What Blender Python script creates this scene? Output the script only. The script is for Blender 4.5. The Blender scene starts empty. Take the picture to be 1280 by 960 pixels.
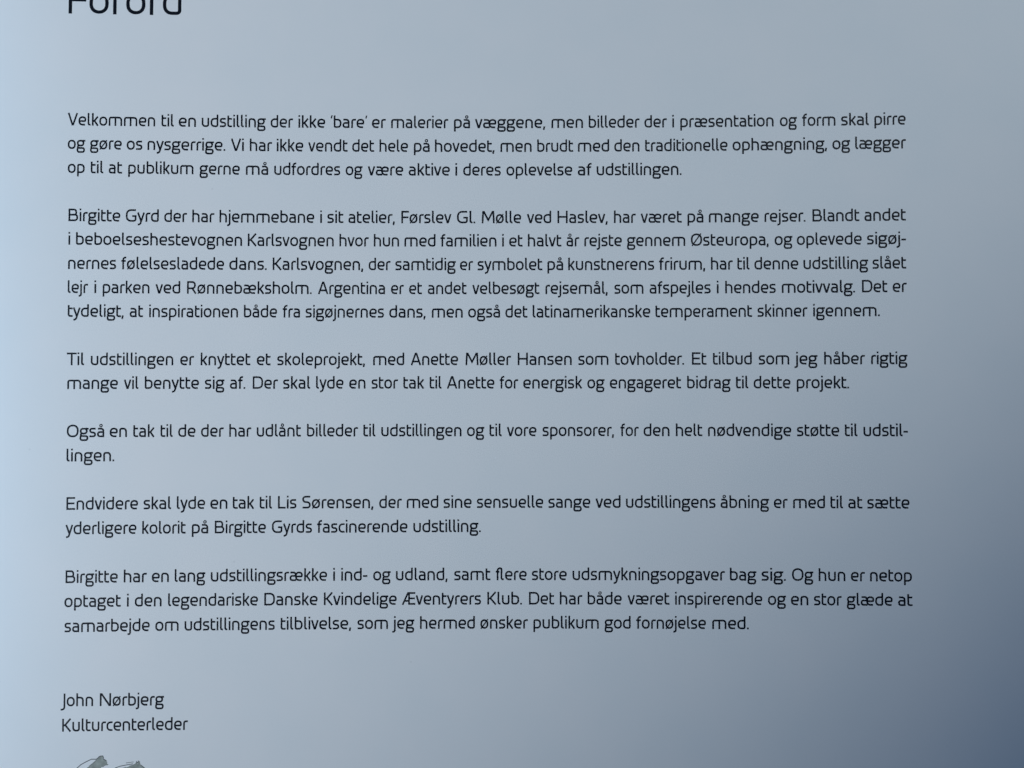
import bpy, math, random
from mathutils import Vector

# ------------------------------------------------------------------ camera, world, lamps
sc = bpy.context.scene
col = sc.collection
PITCH = math.radians(1.7)
DIST = 0.190
cam_data = bpy.data.cameras.new("camera")
cam_data.lens = 35.0
cam_data.sensor_width = 36.0
cam_data.clip_start = 0.01
cam_data.clip_end = 50.0
cam = bpy.data.objects.new("camera", cam_data)
cam.location = (0.0, -DIST * math.sin(PITCH), DIST * math.cos(PITCH))
cam.rotation_euler = (PITCH, 0.0, 0.0)
col.objects.link(cam)
sc.camera = cam

world = bpy.data.worlds.new("World")
sc.world = world
world.use_nodes = True
bg = world.node_tree.nodes["Background"]
bg.inputs["Color"].default_value = (0.015, 0.33, 1.0, 1.0)
bg.inputs["Strength"].default_value = 0.107

def area_lamp(name, loc, aim, size, spread, watts, colour):
    d = bpy.data.lights.new(name, 'AREA')
    d.shape = 'RECTANGLE'
    d.size, d.size_y = size if isinstance(size, tuple) else (size, size)
    d.spread = spread
    d.energy = watts
    d.color = colour
    o = bpy.data.objects.new(name, d)
    o.location = loc
    v = Vector(aim) - Vector(loc)
    o.rotation_euler = v.to_track_quat('-Z', 'Y').to_euler()
    col.objects.link(o)
    return o

area_lamp("window_light", (0.07, 0.25, 0.184), (-0.093, 0.089, 0.0), 0.432, 0.80, 0.420, (0.893, 0.988, 1.0))
area_lamp("side_window_light", (-0.484, -0.179, 0.552), (-0.30, -0.006, 0.0), 0.168, 0.893, 0.2486, (0.75, 0.831, 0.98))
area_lamp("left_glare_light", (-0.4014, 0.006, 0.6228), (-0.22, 0.006, 0.0), (0.20, 0.07), 0.34, 0.20, (0.215, 0.629, 1.0))  # added lamp: its reflection gives the blue glare along the page's left edge

sc.view_settings.view_transform = 'Standard'
sc.view_settings.look = 'None'
sc.view_settings.exposure = 0.0
sc.view_settings.gamma = 1.0


# ------------------------------------------------------------------ materials
def material(name, rough, spec=0.5):
    m = bpy.data.materials.new(name)
    m.use_nodes = True
    b = m.node_tree.nodes["Principled BSDF"]
    b.inputs["Roughness"].default_value = rough
    b.inputs["Specular IOR Level"].default_value = spec
    return m, m.node_tree.nodes, m.node_tree.links, b

def paper_material():
    m, N, Lk, b = material("coated_paper", 0.30, 0.15)
    tc = N.new("ShaderNodeTexCoord")
    # faint unevenness of the paper stock
    n1 = N.new("ShaderNodeTexNoise"); n1.inputs["Scale"].default_value = 70; n1.inputs["Detail"].default_value = 4
    Lk.new(tc.outputs["Object"], n1.inputs["Vector"])
    r1 = N.new("ShaderNodeValToRGB")
    r1.color_ramp.elements[0].position = 0.3; r1.color_ramp.elements[0].color = (0.790, 0.806, 0.816, 1)
    r1.color_ramp.elements[1].position = 0.7; r1.color_ramp.elements[1].color = (0.822, 0.822, 0.826, 1)
    Lk.new(n1.outputs["Fac"], r1.inputs["Fac"])
    # sparse grains of dust and fibre
    v = N.new("ShaderNodeTexVoronoi"); v.inputs["Scale"].default_value = 210
    Lk.new(tc.outputs["Object"], v.inputs["Vector"])
    lt = N.new("ShaderNodeMath"); lt.operation = 'LESS_THAN'; lt.inputs[1].default_value = 0.045
    Lk.new(v.outputs["Distance"], lt.inputs[0])
    sep = N.new("ShaderNodeSeparateColor"); Lk.new(v.outputs["Color"], sep.inputs["Color"])
    pick = N.new("ShaderNodeMath"); pick.operation = 'GREATER_THAN'; pick.inputs[1].default_value = 0.955
    Lk.new(sep.outputs["Red"], pick.inputs[0])
    mul = N.new("ShaderNodeMath"); mul.operation = 'MULTIPLY'
    Lk.new(lt.outputs[0], mul.inputs[0]); Lk.new(pick.outputs[0], mul.inputs[1])
    half = N.new("ShaderNodeMath"); half.operation = 'MULTIPLY'; half.inputs[1].default_value = 0.15
    Lk.new(mul.outputs[0], half.inputs[0])
    mix = N.new("ShaderNodeMix"); mix.data_type = 'RGBA'
    Lk.new(half.outputs[0], mix.inputs["Factor"])
    Lk.new(r1.outputs["Color"], mix.inputs["A"]); mix.inputs["B"].default_value = (0.36, 0.37, 0.38, 1)
    Lk.new(mix.outputs["Result"], b.inputs["Base Color"])
    # fine tooth of the coating
    n2 = N.new("ShaderNodeTexNoise"); n2.inputs["Scale"].default_value = 2600; n2.inputs["Detail"].default_value = 3
    Lk.new(tc.outputs["Object"], n2.inputs["Vector"])
    bp = N.new("ShaderNodeBump"); bp.inputs["Strength"].default_value = 0.10; bp.inputs["Distance"].default_value = 0.00008
    Lk.new(n2.outputs["Fac"], bp.inputs["Height"])
    Lk.new(bp.outputs["Normal"], b.inputs["Normal"])
    return m

def ink_material(name, c, rough=0.34, spec=0.26, vary=0.0):
    m, N, Lk, b = material(name, rough, spec)
    tc = N.new("ShaderNodeTexCoord")
    n = N.new("ShaderNodeTexNoise"); n.inputs["Scale"].default_value = 900; n.inputs["Detail"].default_value = 3
    Lk.new(tc.outputs["Object"], n.inputs["Vector"])
    r = N.new("ShaderNodeValToRGB")
    r.color_ramp.elements[0].position = 0.35; r.color_ramp.elements[1].position = 0.65
    r.color_ramp.elements[0].color = (*[k * (1 - vary) for k in c], 1)
    r.color_ramp.elements[1].color = (*[k * (1 + vary) for k in c], 1)
    Lk.new(n.outputs["Fac"], r.inputs["Fac"])
    Lk.new(r.outputs["Color"], b.inputs["Base Color"])
    return m

def wood_material():
    m, N, Lk, b = material("table_wood", 0.5)
    tc = N.new("ShaderNodeTexCoord")
    mp = N.new("ShaderNodeMapping"); mp.inputs["Scale"].default_value = (3, 40, 3)
    Lk.new(tc.outputs["Object"], mp.inputs["Vector"])
    n = N.new("ShaderNodeTexNoise"); n.inputs["Scale"].default_value = 2; n.inputs["Detail"].default_value = 6
    Lk.new(mp.outputs["Vector"], n.inputs["Vector"])
    r = N.new("ShaderNodeValToRGB")
    r.color_ramp.elements[0].color = (0.10, 0.06, 0.035, 1); r.color_ramp.elements[1].color = (0.28, 0.18, 0.10, 1)
    Lk.new(n.outputs["Fac"], r.inputs["Fac"]); Lk.new(r.outputs["Color"], b.inputs["Base Color"])
    return m

PAPER = paper_material()
INK = ink_material("black_ink", (0.006, 0.008, 0.013), vary=0.15)
BRUSH = ink_material("grey_green_ink", (0.32, 0.345, 0.315), vary=0.22)
OUTLINE = ink_material("grey_ink", (0.10, 0.11, 0.115), vary=0.15)

# ------------------------------------------------------------------ the page
BOW = 2.3e-3 / 0.081 ** 2                 # the sheet sags a little along its middle
def lift(x):
    return BOW * x * x

def mesh_object(name, verts, faces, mat, parent=None, smooth=False):
    me = bpy.data.meshes.new(name)
    me.from_pydata(verts, [], faces)
    me.materials.append(mat)
    if smooth:
        me.polygons.foreach_set("use_smooth", [True] * len(me.polygons))
    me.update()
    o = bpy.data.objects.new(name, me)
    col.objects.link(o)
    if parent is not None:
        o.parent = parent
    return o

def build_page():
    x0, x1, y0, y1, t = -0.112, 0.1075, -0.150, 0.098, 0.00018
    nx, ny = 130, 2
    V, Fc = [], []
    for layer in (0, 1):
        for j in range(ny + 1):
            for i in range(nx + 1):
                x = x0 + (x1 - x0) * i / nx
                V.append((x, y0 + (y1 - y0) * j / ny, lift(x) - layer * t))
    n = (nx + 1) * (ny + 1)
    k = lambda i, j, l: l * n + j * (nx + 1) + i
    for j in range(ny):
        for i in range(nx):
            Fc.append((k(i, j, 0), k(i + 1, j, 0), k(i + 1, j + 1, 0), k(i, j + 1, 0)))
            Fc.append((k(i, j, 1), k(i, j + 1, 1), k(i + 1, j + 1, 1), k(i + 1, j, 1)))
    # the cut edges have corners of their own, so that the face of the sheet shades true
    rim = [(i, 0) for i in range(nx + 1)] + [(nx, j) for j in range(1, ny + 1)]
    rim += [(i, ny) for i in range(nx - 1, -1, -1)] + [(0, j) for j in range(ny - 1, 0, -1)]
    base = len(V)
    for i, j in rim:
        V += [V[k(i, j, 0)], V[k(i, j, 1)]]
    for q in range(len(rim)):
        a, b = base + 2 * q, base + 2 * ((q + 1) % len(rim))
        Fc.append((a, a + 1, b + 1, b))
    o = mesh_object("printed_page", V, Fc, PAPER, smooth=False)
    for p in list(o.data.polygons)[:2 * nx * ny]:
        p.use_smooth = True
    o["label"] = "glossy white page printed with Danish text in thin dark sans-serif letters"
    o["category"] = "page"
    return o

page = build_page()

def build_table():
    s, z0, z1 = 0.6, -0.0006, -0.03
    V = [(x, y, z) for z in (z0, z1) for x, y in ((-s, -s), (s, -s), (s, s), (-s, s))]
    Fc = [(0, 1, 2, 3), (7, 6, 5, 4), (0, 4, 5, 1), (1, 5, 6, 2), (2, 6, 7, 3), (3, 7, 4, 0)]
    o = mesh_object("table_top", V, Fc, wood_material())
    o["kind"] = "structure"
build_table()

# ------------------------------------------------------------------ the typeface: strokes of one pen width
PEN = 2.15
B = PEN / 2            # centre line of a stroke lying on the base line
X = 11.6 - B           # ... at x-height
C = 15.6 - B           # ... at cap height
AS = 15.8              # top of ascenders

def boxed(w, y0, y1, r, x0=B):
    a, b = x0, x0 + w - PEN
    m = (y0 + y1) / 2
    return [(a, m), (a, y1, r), (b, y1, r), (b, y0, r), (a, y0, r), (a, m), 'close']

def ring(cx, cy, r):
    return [(cx + r * math.cos(k * math.pi / 8), cy + r * math.sin(k * math.pi / 8)) for k in range(16)] + ['close']

def dot(x0, y0, s=2.1):
    return [(x0 + s / 2, y0), (x0 + s / 2, y0 + s), ('pen', s)]

G = {}                 # letter -> (width, left bearing, right bearing, strokes)
def glyph(ch, w, lb, rb, *strokes):
    G[ch] = (w, lb, rb, strokes)

ST, RD, OP = 1.15, 0.70, 0.25
def a_strokes(w):
    r = w - B
    return ([(1.0, X), (r, X, 3.2), (r, 0)],
            [(r, 6.35), (B, 6.35, 2.4), (B, B, 2.4), (r, B)])
def e_strokes(x, w):
    l, r = x + B, x + w - B
    return ([(r - 0.3, B), (l, B, 4.2), (l, X, 4.2), (r, X, 3.9), (r, 5.55, 0.9), (l, 5.55)],)
glyph('a', 8.7, RD, ST, *a_strokes(8.7))
glyph('å', 8.7, RD, ST, *a_strokes(8.7), ring(4.6, 14.25, 1.5) + [('pen', 1.25)])
glyph('æ', 16.4, RD, RD, [(1.0, X), (8.7 - B, X, 3.0), (8.7 - B, 5.5)], [(8.7 - B, 6.35), (B, 6.35, 2.4), (B, B, 2.4), (8.2, B)], *e_strokes(6.8, 9.6))
glyph('b', 9.7, ST, RD, [(B, AS), (B, B, 1.6), (9.7 - B, B, 4.0), (9.7 - B, X, 4.0), (B, X)])
glyph('c', 7.8, RD, OP, [(7.6, B), (B, B, 4.2), (B, X, 4.2), (7.6, X)])
glyph('d', 9.8, RD, ST, [(9.8 - B, AS), (9.8 - B, B, 1.6), (B, B, 4.0), (B, X, 4.0), (9.8 - B, X)])
glyph('e', 9.7, RD, RD, *e_strokes(0, 9.7))
glyph('f', 6.4, 0.3, 0.0, [(2.4, 0), (2.4, 14.75, 3.0), (6.2, 14.75)], [(0, X), (5.7, X)])
glyph('ﬂ', 10.6, 0.3, 0.7, [(2.4, 0), (2.4, 14.75, 3.0), (7.4, 14.75, 1.2), (7.4, B, 2.0), (10.4, B)], [(0, X), (4.8, X)])
glyph('g', 10.7, RD, 0.1, boxed(9.5, 4.6, X, 3.0), [(7.0, X), (10.7, X)],
      [(3.6, 4.6), (1.5, 4.4, 0.8), (1.2, 1.55, 1.0), (9.3, 1.3, 1.8), (9.3, -3.55, 2.3), (0.85, -3.55, 2.3), (0.85, 1.0, 1.2), (2.2, 1.5)])
glyph('h', 9.4, ST, ST, [(B, 0), (B, AS)], [(B, X), (9.4 - B, X, 3.6), (9.4 - B, 0)])
glyph('i', 1.9, ST, ST, [(B, 0), (B, 11.5)], dot(-0.1, 13.7))
glyph('j', 4.1, -0.9, ST, [(3.15, 11.5), (3.15, -3.4, 2.3), (0, -3.4)], dot(2.1, 13.7))
glyph('k', 8.4, ST, 0.2, [(B, 0), (B, AS)], [(1.2, 5.75), (3.0, 5.95, 0.8), (7.5, 11.6)], [(3.1, 6.3), (7.6, 0)])
glyph('l', 3.7, ST, 0.6, [(B, AS), (B, B, 2.0), (3.7, B)])
glyph('m', 17.0, ST, ST, [(B, 0), (B, X, 2.2), (17.0 - B, X, 3.4), (17.0 - B, 0)], [(8.5, 0), (8.5, X)])
glyph('n', 9.4, ST, ST, [(B, 0), (B, X, 2.2), (9.4 - B, X, 3.6), (9.4 - B, 0)])
glyph('o', 10.1, RD, RD, boxed(10.1, B, X, 4.2))
glyph('ø', 10.3, RD, RD, boxed(10.1, B, X, 4.2), [(0.7, -0.1), (9.5, 11.7), ('pen', 1.5)])
glyph('p', 9.7, ST, RD, [(B, -4.2), (B, X, 1.6), (9.7 - B, X, 4.0), (9.7 - B, B, 4.0), (B, B)])
glyph('r', 5.9, ST, 0.0, [(B, 0), (B, X, 2.5), (5.9, X)])
glyph('s', 8.2, 0.55, 0.6, [(7.7, X), (B + 0.1, X, 2.3), (B + 0.1, 6.1, 2.4), (8.2 - B, 5.6, 2.4), (8.2 - B, B, 2.3), (0.3, B)])
glyph('t', 6.2, 0.9, 0.2, [(B, 14.6), (B, B, 2.2), (6.1, B)], [(B, X), (5.9, X)])
glyph('u', 9.4, ST, ST, [(B, 11.6), (B, B, 3.6), (9.4 - B, B, 2.2), (9.4 - B, 11.6)])
glyph('v', 9.3, 0.0, 0.0, [(1.0, 11.6), (4.2, B), (5.1, B), (8.3, 11.6)])
glyph('y', 9.3, 0.0, 0.0, [(0.9, 11.6), (4.9, 0.7)], [(8.4, 11.6), (3.7, -3.4, 2.2), (0.8, -3.4)])
glyph('A', 13.4, 0.2, 0.2, [(1.0, 0), (6.1, C), (7.3, C), (12.4, 0)], [(2.7, 4.6), (10.7, 4.6)])
glyph('B', 12.0, ST, RD, [(B, 8.0), (B, C), (10.6 - B, C, 3.2), (10.6 - B, 8.0, 2.6), (B, 8.0)],
      [(8.0, 8.0), (12.0 - B, 8.0, 3.0), (12.0 - B, B, 3.4), (B, B), (B, 8.0)])
glyph('D', 13.1, ST, RD, [(B, 7), (B, C), (13.1 - B, C, 5.4), (13.1 - B, B, 5.4), (B, B), (B, 7), 'close'])
glyph('E', 10.9, ST, 0.4, [(10.7, C), (B, C), (B, B), (10.9, B)], [(B, 7.9), (9.9, 7.9)])
glyph('F', 9.6, ST, 0.1, [(B, 0), (B, C), (9.6, C)], [(B, 7.45), (9.0, 7.45)])
glyph('G', 13.2, RD, 0.9, [(12.4, C), (B, C, 5.4), (B, B, 5.4), (13.2 - B, B, 2.4), (13.2 - B, 7.1), (7.8, 7.1)])
glyph('H', 12.6, ST, ST, [(B, 0), (B, 15.6)], [(12.6 - B, 0), (12.6 - B, 15.6)], [(B, 7.9), (12.6 - B, 7.9)])
glyph('J', 5.6, -1.6, ST, [(4.65, 15.6), (4.65, -3.7, 3.2), (0, -3.9)])
glyph('K', 11.4, ST, 0.1, [(B, 0), (B, 15.6)], [(1.2, 7.5), (3.4, 7.7, 0.8), (10.3, 15.6)], [(3.6, 8.1), (10.5, 0)])
glyph('L', 9.3, ST, 0.4, [(B, 15.6), (B, B), (9.3, B)])
glyph('M', 16.6, 0.7, 0.7, [(B, 0), (1.8, C), (2.8, C), (8.3, 4.0), (13.8, C), (14.8, C), (16.6 - B, 0)])
glyph('N', 13.8, ST, ST, [(B, 0), (B, C), (2.2, C), (11.6, B), (13.8 - B, B), (13.8 - B, 15.6)])
glyph('O', 14.1, RD, RD, boxed(14.1, B, C, 5.8))
glyph('Ø', 14.1, RD, RD, boxed(14.1, B, C, 5.8), [(1.4, 0.0), (12.7, 15.6), ('pen', 1.6)])
glyph('R', 12.0, ST, 0.3, [(B, 0), (B, C), (11.0 - B, C, 3.6), (11.0 - B, 6.7, 3.6), (B, 6.7)], [(6.6, 6.7), (11.0, 0)])
glyph('S', 10.5, RD, RD, [(9.9, C), (B, C, 3.2), (B, 8.2, 3.3), (10.5 - B, 7.5, 3.3), (10.5 - B, B, 3.2), (0.4, B)])
glyph('T', 11.8, 0.2, 0.0, [(0, C), (11.8, C)], [(5.9, 0), (5.9, C)])
glyph('V', 12.8, 0.0, 0.0, [(1.0, 15.6), (5.9, B), (6.9, B), (11.8, 15.6)])
glyph('Æ', 17.0, 0.2, 0.4, [(0.9, 0), (7.6, C), (16.8, C)], [(9.0, C), (9.0, B), (17.0, B)], [(9.0, 7.9), (16.2, 7.9)], [(3.2, 4.8), (9.0, 4.8)])
glyph('.', 2.1, 0.6, 1.0, dot(0, 0))
glyph(',', 2.4, 0.5, 1.0, [(1.5, 2.2), (0.6, -2.2)])
glyph("'", 2.4, 0.6, 0.3, [(1.7, 15.8), (0.7, 12.1), ('pen', 1.6)])
glyph('-', 5.4, 0.5, 0.4, [(0, 5.7), (5.4, 5.7)])

def rounded(points):
    """corner points (x, y[, radius]) -> list of points with the corners rounded"""
    P = [p for p in points if p != 'close' and p[0] != 'pen']
    closed = 'close' in points
    out = []
    n = len(P)
    for i, p in enumerate(P):
        if len(p) < 3 or (not closed and i in (0, n - 1)):
            out.append((p[0], p[1])); continue
        a, b = P[i - 1], P[(i + 1) % n]
        r = p[2]
        def toward(q):
            d = math.hypot(q[0] - p[0], q[1] - p[1])
            lim = d if len(q) < 3 else d / 2
            k = min(r, lim * 0.999) / d
            return (p[0] + (q[0] - p[0]) * k, p[1] + (q[1] - p[1]) * k)
        s, e = toward(a), toward(b)
        K = 0.60                       # squarer than a circle
        c1 = (s[0] + (p[0] - s[0]) * K, s[1] + (p[1] - s[1]) * K)
        c2 = (e[0] + (p[0] - e[0]) * K, e[1] + (p[1] - e[1]) * K)
        for k in range(9):
            t = k / 8; u = 1 - t
            out.append(tuple(u ** 3 * s[j] + 3 * u * u * t * c1[j] + 3 * u * t * t * c2[j] + t ** 3 * e[j] for j in (0, 1)))
    clean = [out[0]]
    for q in out[1:]:
        if math.hypot(q[0] - clean[-1][0], q[1] - clean[-1][1]) > 1e-4:
            clean.append(q)
    if closed and math.hypot(clean[0][0] - clean[-1][0], clean[0][1] - clean[-1][1]) < 1e-4:
        clean.pop()
    return clean, closed

def strip(points, pen):
    """outline a pen stroke: pairs of left/right points with mitred joins"""
    pts, closed = rounded(points)
    for q in points:
        if q != 'close' and q[0] == 'pen':
            pen = q[1]
    h = pen / 2
    n = len(pts)
    pairs = []
    for i in range(n):
        p = pts[i]
        prv = pts[i - 1] if (closed or i > 0) else None
        nxt = pts[(i + 1) % n] if (closed or i < n - 1) else None
        dirs = []
        if prv: dirs.append((p[0] - prv[0], p[1] - prv[1]))
        if nxt: dirs.append((nxt[0] - p[0], nxt[1] - p[1]))
        dirs = [(d[0] / math.hypot(*d), d[1] / math.hypot(*d)) for d in dirs]
        nx_, ny_ = sum(-d[1] for d in dirs), sum(d[0] for d in dirs)
        L = math.hypot(nx_, ny_) or 1.0
        nx_, ny_ = nx_ / L, ny_ / L
        c = max(0.45, nx_ * -dirs[0][1] + ny_ * dirs[0][0])
        k = h / c
        pairs.append(((p[0] + nx_ * k, p[1] + ny_ * k), (p[0] - nx_ * k, p[1] - ny_ * k)))
    return pairs, closed

INK_RISE = 1.6e-5
class Ink:
    """collects pen strokes lying on the page (coordinates in mm on the page)"""
    def __init__(self): self.v, self.f, self.k = [], [], 0
    def point(self, x, y):
        x, y = x / 1000, y / 1000
        self.v.append((x, y, lift(x) + INK_RISE + 1.0e-6 * (self.k % 7)))
        return len(self.v) - 1
    def stroke(self, pairs, closed, place):
        self.k += 1
        ids = []
        for l, r in pairs:
            ids.append((self.point(*place(*l)), self.point(*place(*r))))
        n = len(ids)
        for i in range(n if closed else n - 1):
            a, b = ids[i], ids[(i + 1) % n]
            self.f.append((a[1], b[1], b[0], a[0]))
    def fill(self, outline):
        self.k += 1
        self.f.append(tuple(self.point(*p) for p in outline))
    def build(self, name, mat, parent):
        return mesh_object(name, self.v, self.f, mat, parent)

def word_width(word):
    w = 0.0
    for i, ch in enumerate(word):
        gw, lb, rb, _ = G[ch]
        w += gw + (lb if i else 0) + (rb if i < len(word) - 1 else 0)
    return w

UNIT = 0.1527          # mm of page per design unit at body size
def set_line(ink, text, spans, base, size=1.0, pen=PEN):
    """words of one printed line: each word between its measured ends, on a base line y = a x^2 + b x + c"""
    a, b, c = base
    up = UNIT * size
    for word, (x0, x1) in zip(text.split(), zip(spans[0::2], spans[1::2])):
        sx = (x1 - x0) / word_width(word)
        if len(word) == 1:             # a lone letter keeps its own width
            x0 += (x1 - x0 - word_width(word) * up) / 2
            sx = up
        cx = 0.0
        for i, ch in enumerate(word):
            gw, lb, rb, strokes = G[ch]
            if i: cx += lb
            for s in strokes:
                pairs, closed = strip(s, pen)
                def place(x, y, cx=cx):
                    mx = x0 + (cx + x) * sx
                    return mx, (a * mx + b) * mx + c + y * up
                ink.stroke(pairs, closed, place)
            cx += gw + rb

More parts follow.
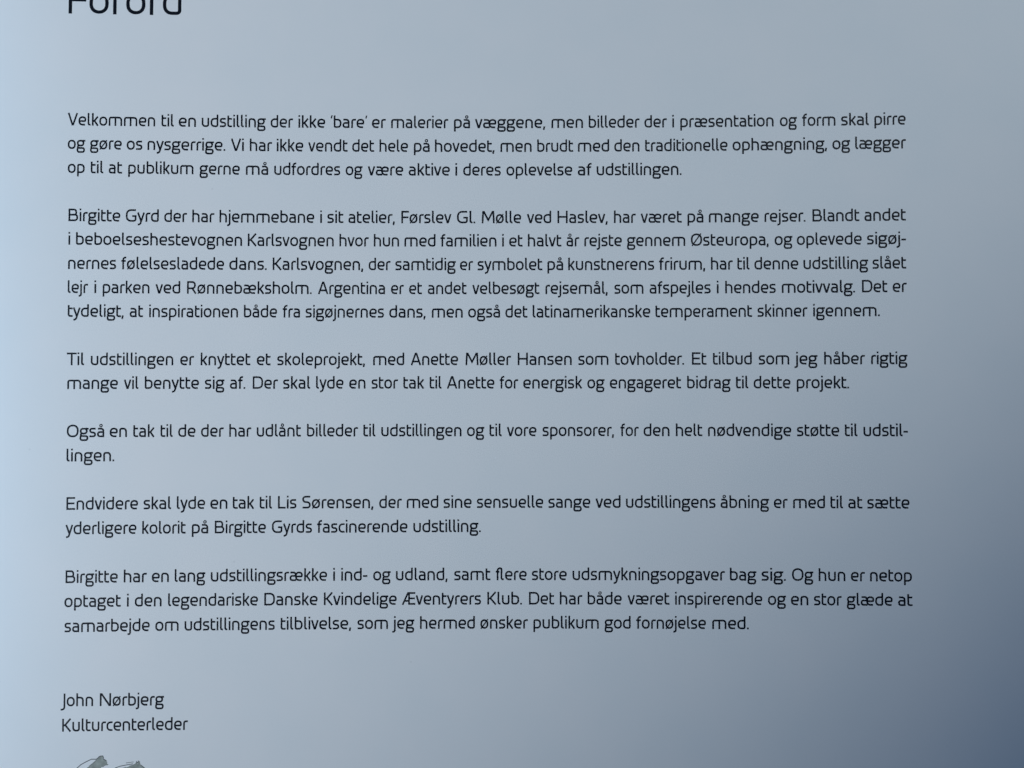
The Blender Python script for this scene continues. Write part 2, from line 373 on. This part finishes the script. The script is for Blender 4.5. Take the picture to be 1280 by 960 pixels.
# text, [left, right end of every word in mm], base line
LINES = [
    ("Velkommen til en udstilling der ikke 'bare' er malerier på væggene, men billeder der i præsentation og form skal pirre", [-84.32, -68.04, -66.85, -64.54, -63.62, -60.37, -59.29, -47.16, -46.22, -41.99, -40.94, -35.84, -34.79, -27.81, -26.89, -24.25, -23.21, -12.24, -11.15, -8.06, -7.11, 6.38, 7.6, 13.66, 14.76, 24.5, 25.45, 29.72, 30.76, 31.1, 32.31, 50.09, 51.29, 54.5, 55.5, 61.78, 62.85, 68.04, 69.1, 74.93], [-2.6e-06, 0.00179, 49.222]),
    ('og gøre os nysgerrige. Vi har ikke vendt det hele på hovedet, men brudt med den traditionelle ophængning, og lægger', [-84.26, -81.02, -80.1, -74.24, -73.31, -70.38, -69.43, -54.8, -53.75, -51.32, -50.15, -45.94, -45.03, -39.99, -39.05, -31.52, -30.65, -26.44, -25.43, -19.97, -18.84, -15.81, -14.8, -3.37, -2.21, 3.78, 4.86, 11.77, 12.68, 18.67, 19.65, 24.48, 25.57, 41.29, 42.26, 60.13, 61.17, 64.51, 65.45, 74.94], [8.52e-06, 0.00163, 44.612]),
    ('op til at publikum gerne må udfordres og være aktive i deres oplevelse af udstillingen.', [-84.2, -81.07, -79.95, -77.62, -76.61, -74.1, -72.98, -60.76, -59.57, -52.01, -50.86, -46.63, -45.49, -32.92, -31.87, -28.66, -27.65, -20.88, -19.82, -11.93, -10.91, -10.51, -9.35, -2.15, -1.06, 11.57, 12.64, 15.33, 16.26, 32.49], [-1.95e-07, 0.00105, 40.037]),
    ('Birgitte Gyrd der har hjemmebane i sit atelier, Førslev Gl. Mølle ved Haslev, har været på mange rejser. Blandt andet', [-83.95, -74.36, -73.32, -67.17, -66.15, -61.88, -60.9, -56.75, -55.77, -37.82, -36.74, -36.33, -35.34, -32.25, -31.3, -22.45, -21.2, -11.61, -10.54, -7.04, -5.8, 1.76, 2.88, 7.52, 8.73, 18.34, 19.55, 23.71, 24.66, 32.51, 33.59, 36.62, 37.67, 47.12, 48.23, 55.96, 57.29, 66.11, 67.04, 74.78], [6.75e-06, 0.0013, 30.841]),
    ('i beboelseshestevognen Karlsvognen hvor hun med familien i et halvt år rejste gennem Østeuropa, og oplevede sigøj-', [-83.97, -83.55, -82.51, -51.47, -50.39, -34.08, -33.0, -27.42, -26.44, -21.63, -20.59, -14.65, -13.7, -2.97, -1.92, -1.55, -0.54, 2.05, 3.05, 9.49, 10.44, 12.89, 13.87, 21.03, 22.06, 33.14, 34.22, 48.98, 50.11, 53.47, 54.31, 66.48, 67.47, 74.73], [7.15e-06, 0.00136, 26.354]),
    ('nernes følelsesladede dans. Karlsvognen, der samtidig er symbolet på kunstnerens frirum, har til denne udstilling slået', [-83.91, -75.03, -74.07, -54.83, -53.85, -46.78, -45.65, -28.44, -27.4, -23.25, -22.33, -10.75, -9.96, -7.46, -6.6, 5.84, 6.79, 9.8, 10.77, 27.2, 28.12, 36.9, 38.01, 42.14, 43.02, 45.31, 46.25, 54.53, 55.51, 67.65, 68.45, 74.74], [-4.49e-06, 0.00092, 21.792]),
    ('lejr i parken ved Rønnebæksholm. Argentina er et andet velbesøgt rejsemål, som afspejles i hendes motivvalg. Det er', [-83.91, -80.18, -79.01, -78.68, -77.46, -68.76, -67.64, -63.02, -61.75, -38.23, -37.03, -24.27, -23.12, -20.68, -19.67, -17.2, -16.1, -8.66, -7.59, 5.27, 6.41, 18.3, 19.57, 25.14, 26.31, 37.93, 39.07, 39.42, 40.69, 50.25, 51.39, 65.13, 66.45, 71.19, 72.17, 74.76], [6.31e-06, 0.00159, 17.213]),
    ('tydeligt, at inspirationen både fra sigøjnernes dans, men også det latinamerikanske temperament skinner igennem.', [-83.85, -73.52, -72.4, -69.89, -68.77, -52.13, -51.02, -44.76, -43.69, -40.42, -39.37, -24.45, -23.44, -16.53, -15.31, -9.42, -8.37, -2.28, -1.25, 2.97, 3.96, 26.42, 27.41, 45.76, 46.76, 56.17, 57.27, 69.7], [3e-06, 0.00138, 12.702]),
    ('Til udstillingen er knyttet et skoleprojekt, med Anette Møller Hansen som tovholder. Et tilbud som jeg håber rigtig', [-83.91, -80.73, -79.49, -64.19, -62.89, -60.32, -59.06, -49.71, -48.52, -45.89, -44.67, -28.04, -26.47, -20.56, -19.31, -10.29, -8.87, -0.18, 1.1, 11.41, 12.65, 18.41, 19.69, 32.79, 34.3, 37.06, 38.29, 45.62, 46.92, 52.68, 53.67, 57.98, 59.24, 66.86, 68.01, 74.75], [-4.67e-06, 0.0014, 3.6169]),
    ('mange vil benytte sig af. Der skal lyde en stor tak til Anette for energisk og engageret bidrag til dette projekt.', [-83.76, -74.44, -73.33, -70.62, -69.45, -59.35, -58.25, -54.56, -53.53, -50.65, -49.25, -44.5, -43.54, -38.4, -37.29, -32.09, -31.01, -27.91, -26.77, -21.75, -20.71, -16.75, -15.7, -13.44, -12.41, -3.34, -2.34, 1.19, 2.15, 13.4, 14.39, 17.65, 18.66, 32.23, 33.36, 41.6, 42.62, 44.94, 45.95, 52.87, 54.05, 63.83], [-1.37e-05, 0.000789, -0.86707]),
    ('Også en tak til de der har udlånt billeder til udstillingen og til vore sponsorer, for den helt nødvendige støtte til udstil-', [-83.73, -76.84, -75.85, -72.65, -71.48, -67.54, -66.42, -64.16, -63.13, -59.91, -58.87, -54.64, -53.59, -49.46, -48.42, -40.08, -38.95, -29.28, -28.27, -25.99, -24.88, -9.62, -8.57, -5.27, -4.28, -1.97, -0.96, 4.66, 5.81, 19.42, 20.65, 24.12, 25.06, 29.97, 31.18, 36.21, 37.27, 52.94, 54.01, 61.92, 62.98, 65.32, 66.44, 74.67], [-9.38e-06, 0.001, -9.9507]),
    ('lingen.', [-83.73, -74.95], [0.0, 0.00346, -14.365]),
    ('Endvidere skal lyde en tak til Lis Sørensen, der med sine sensuelle sange ved udstillingens åbning er med til at sætte', [-83.64, -70.46, -69.44, -64.33, -63.26, -57.99, -57.02, -53.82, -52.81, -48.8, -47.76, -45.46, -44.33, -40.85, -39.77, -26.34, -25.21, -20.94, -19.99, -14.0, -13.02, -7.67, -6.69, 5.95, 6.91, 14.9, 15.89, 20.64, 21.66, 38.61, 39.56, 48.68, 49.58, 52.16, 53.19, 59.14, 60.17, 62.49, 63.47, 66.12, 66.99, 74.8], [-7.53e-06, 0.00104, -23.567]),
    ('yderligere kolorit på Birgitte Gyrds fascinerende udstilling.', [-83.73, -70.71, -69.63, -61.55, -60.42, -57.36, -56.14, -46.58, -45.43, -37.9, -36.94, -19.85, -18.73, -5.94], [1.5e-05, 0.00323, -28.124]),
    ('Birgitte har en lang udstillingsrække i ind- og udland, samt ﬂere store udsmykningsopgaver bag sig. Og hun er netop', [-83.61, -74.04, -72.94, -68.7, -67.77, -64.6, -63.52, -57.83, -56.81, -35.01, -33.88, -33.52, -32.33, -27.39, -26.29, -22.99, -22.0, -12.23, -10.97, -4.07, -3.08, 2.78, 3.76, 10.38, 11.49, 40.29, 41.22, 46.2, 47.15, 51.69, 52.87, 56.85, 57.84, 62.8, 63.83, 66.41, 67.38, 75.09], [-7.52e-06, 0.00113, -37.238]),
    ('optaget i den legendariske Danske Kvindelige Æventyrers Klub. Det har både været inspirerende og en stor glæde at', [-83.76, -73.41, -72.34, -71.96, -70.85, -65.9, -64.7, -47.97, -46.78, -36.77, -35.58, -21.84, -20.85, -5.87, -4.67, 1.88, 3.23, 8.02, 9.07, 13.33, 14.34, 20.79, 21.9, 29.82, 30.89, 47.26, 48.34, 51.71, 52.62, 55.87, 56.9, 62.06, 63.06, 71.49, 72.5, 75.18], [4.66e-06, 0.00093, -41.83]),
    ('samarbejde om udstillingens tilblivelse, som jeg hermed ønsker publikum god fornøjelse med.', [-83.7, -68.06, -67.02, -62.7, -61.6, -44.77, -43.68, -30.43, -29.24, -23.47, -22.64, -18.48, -17.41, -7.03, -5.99, 3.02, 4.06, 16.44, 17.57, 22.47, 23.53, 36.65, 37.84, 44.7], [-8.64e-06, 0.00112, -46.369]),
    ('John Nørbjerg', [-84.19, -78.29, -77.06, -65.27], [0.0, -0.00485, -60.667]),
    ('Kulturcenterleder', [-83.87, -60.82], [0.0, -0.00139, -65.038]),
    ('Forord', [-84.52, -63.26], [0.0, 0.004, 70.845]),]
PARAGRAPHS = [(0, 3), (3, 8), (8, 10), (10, 12), (12, 14), (14, 17)]
for first, last in PARAGRAPHS:
    para = bpy.data.objects.new("paragraph", None)
    para.empty_display_size = 0.005
    col.objects.link(para)
    para.parent = page
    for i in range(first, last):
        ink = Ink()
        set_line(ink, *LINES[i])
        ink.build("text_line", INK, para)
ink = Ink(); set_line(ink, *LINES[17]); ink.build("author_name", INK, page)
ink = Ink(); set_line(ink, *LINES[18]); ink.build("author_title", INK, page)
ink = Ink(); set_line(ink, *LINES[19], size=2.37, pen=1.75); ink.build("heading", INK, page)

# the top of a grey brush drawing under the signature lines (mm on the page)
def brush(outlines, lines):
    f = Ink()
    for o in outlines: f.fill(o)
    m = f.build("brush_mark", BRUSH, drawing)
    g = Ink(); g.k = 3
    for pts, pen in lines:
        g.stroke(*strip(pts, pen), lambda x, y: (x, y))
    g.build("brush_outline", OUTLINE, drawing)
drawing = bpy.data.objects.new("pen_drawing", None)
drawing.empty_display_size = 0.005
col.objects.link(drawing)
drawing.parent = page
brush([[(-77.14, -69.69), (-76.79, -69.51), (-76.41, -69.5), (-76.26, -69.83), (-76.29, -70.11), (-76.0, -70.26), (-75.7, -70.41), (-75.59, -70.71), (-75.75, -70.93), (-75.42, -71.12), (-75.54, -71.3), (-75.95, -71.26), (-76.35, -71.51), (-76.67, -71.62), (-76.89, -72.16), (-79.4, -75.03), (-82.65, -76.8), (-81.24, -73.89), (-80.13, -72.34), (-79.26, -71.68), (-78.54, -71.21), (-77.91, -70.63), (-77.49, -70.12)]],
      [([(-82.7, -73.3), (-81.05, -71.68), (-80.36, -71.05), (-79.46, -70.57), (-78.46, -70.1), (-77.55, -70.12), (-77.06, -69.69), (-76.74, -69.53)], 0.15), ([(-78.9, -71.39), (-78.14, -70.81), (-77.57, -70.27)], 0.09), ([(-77.14, -69.69), (-76.79, -69.53), (-76.41, -69.53), (-76.27, -69.83), (-76.31, -70.11), (-76.0, -70.26), (-75.72, -70.43)], 0.14), ([(-75.59, -70.71), (-75.75, -70.95), (-75.44, -71.12), (-75.98, -71.26), (-76.38, -71.55)], 0.11), ([(-79.44, -72.08), (-78.54, -71.25), (-77.78, -70.56), (-77.42, -70.09)], 0.12)])
brush([[(-72.32, -71.81), (-71.5, -71.52), (-70.76, -71.32), (-70.31, -71.05), (-70.2, -70.62), (-70.09, -70.96), (-69.94, -71.2), (-69.84, -70.55), (-69.61, -70.74), (-69.46, -71.3), (-69.24, -71.49), (-68.94, -71.64), (-68.59, -72.0), (-68.81, -73.57), (-72.09, -76.1), (-74.64, -76.97), (-73.94, -74.4), (-73.04, -72.57)]],
      [([(-75.42, -72.89), (-74.04, -71.77), (-73.24, -71.49), (-72.14, -71.29), (-70.82, -71.09)], 0.13), ([(-72.14, -70.92), (-71.5, -70.82), (-70.75, -70.74)], 0.1), ([(-74.68, -72.91), (-73.23, -72.01), (-72.14, -71.7)], 0.09), ([(-71.5, -71.52), (-70.76, -71.32), (-70.31, -71.06), (-70.2, -70.66), (-70.07, -70.99), (-69.84, -70.59), (-69.61, -70.78)], 0.14), ([(-69.46, -71.3), (-69.2, -71.51), (-68.59, -72.02)], 0.14)])
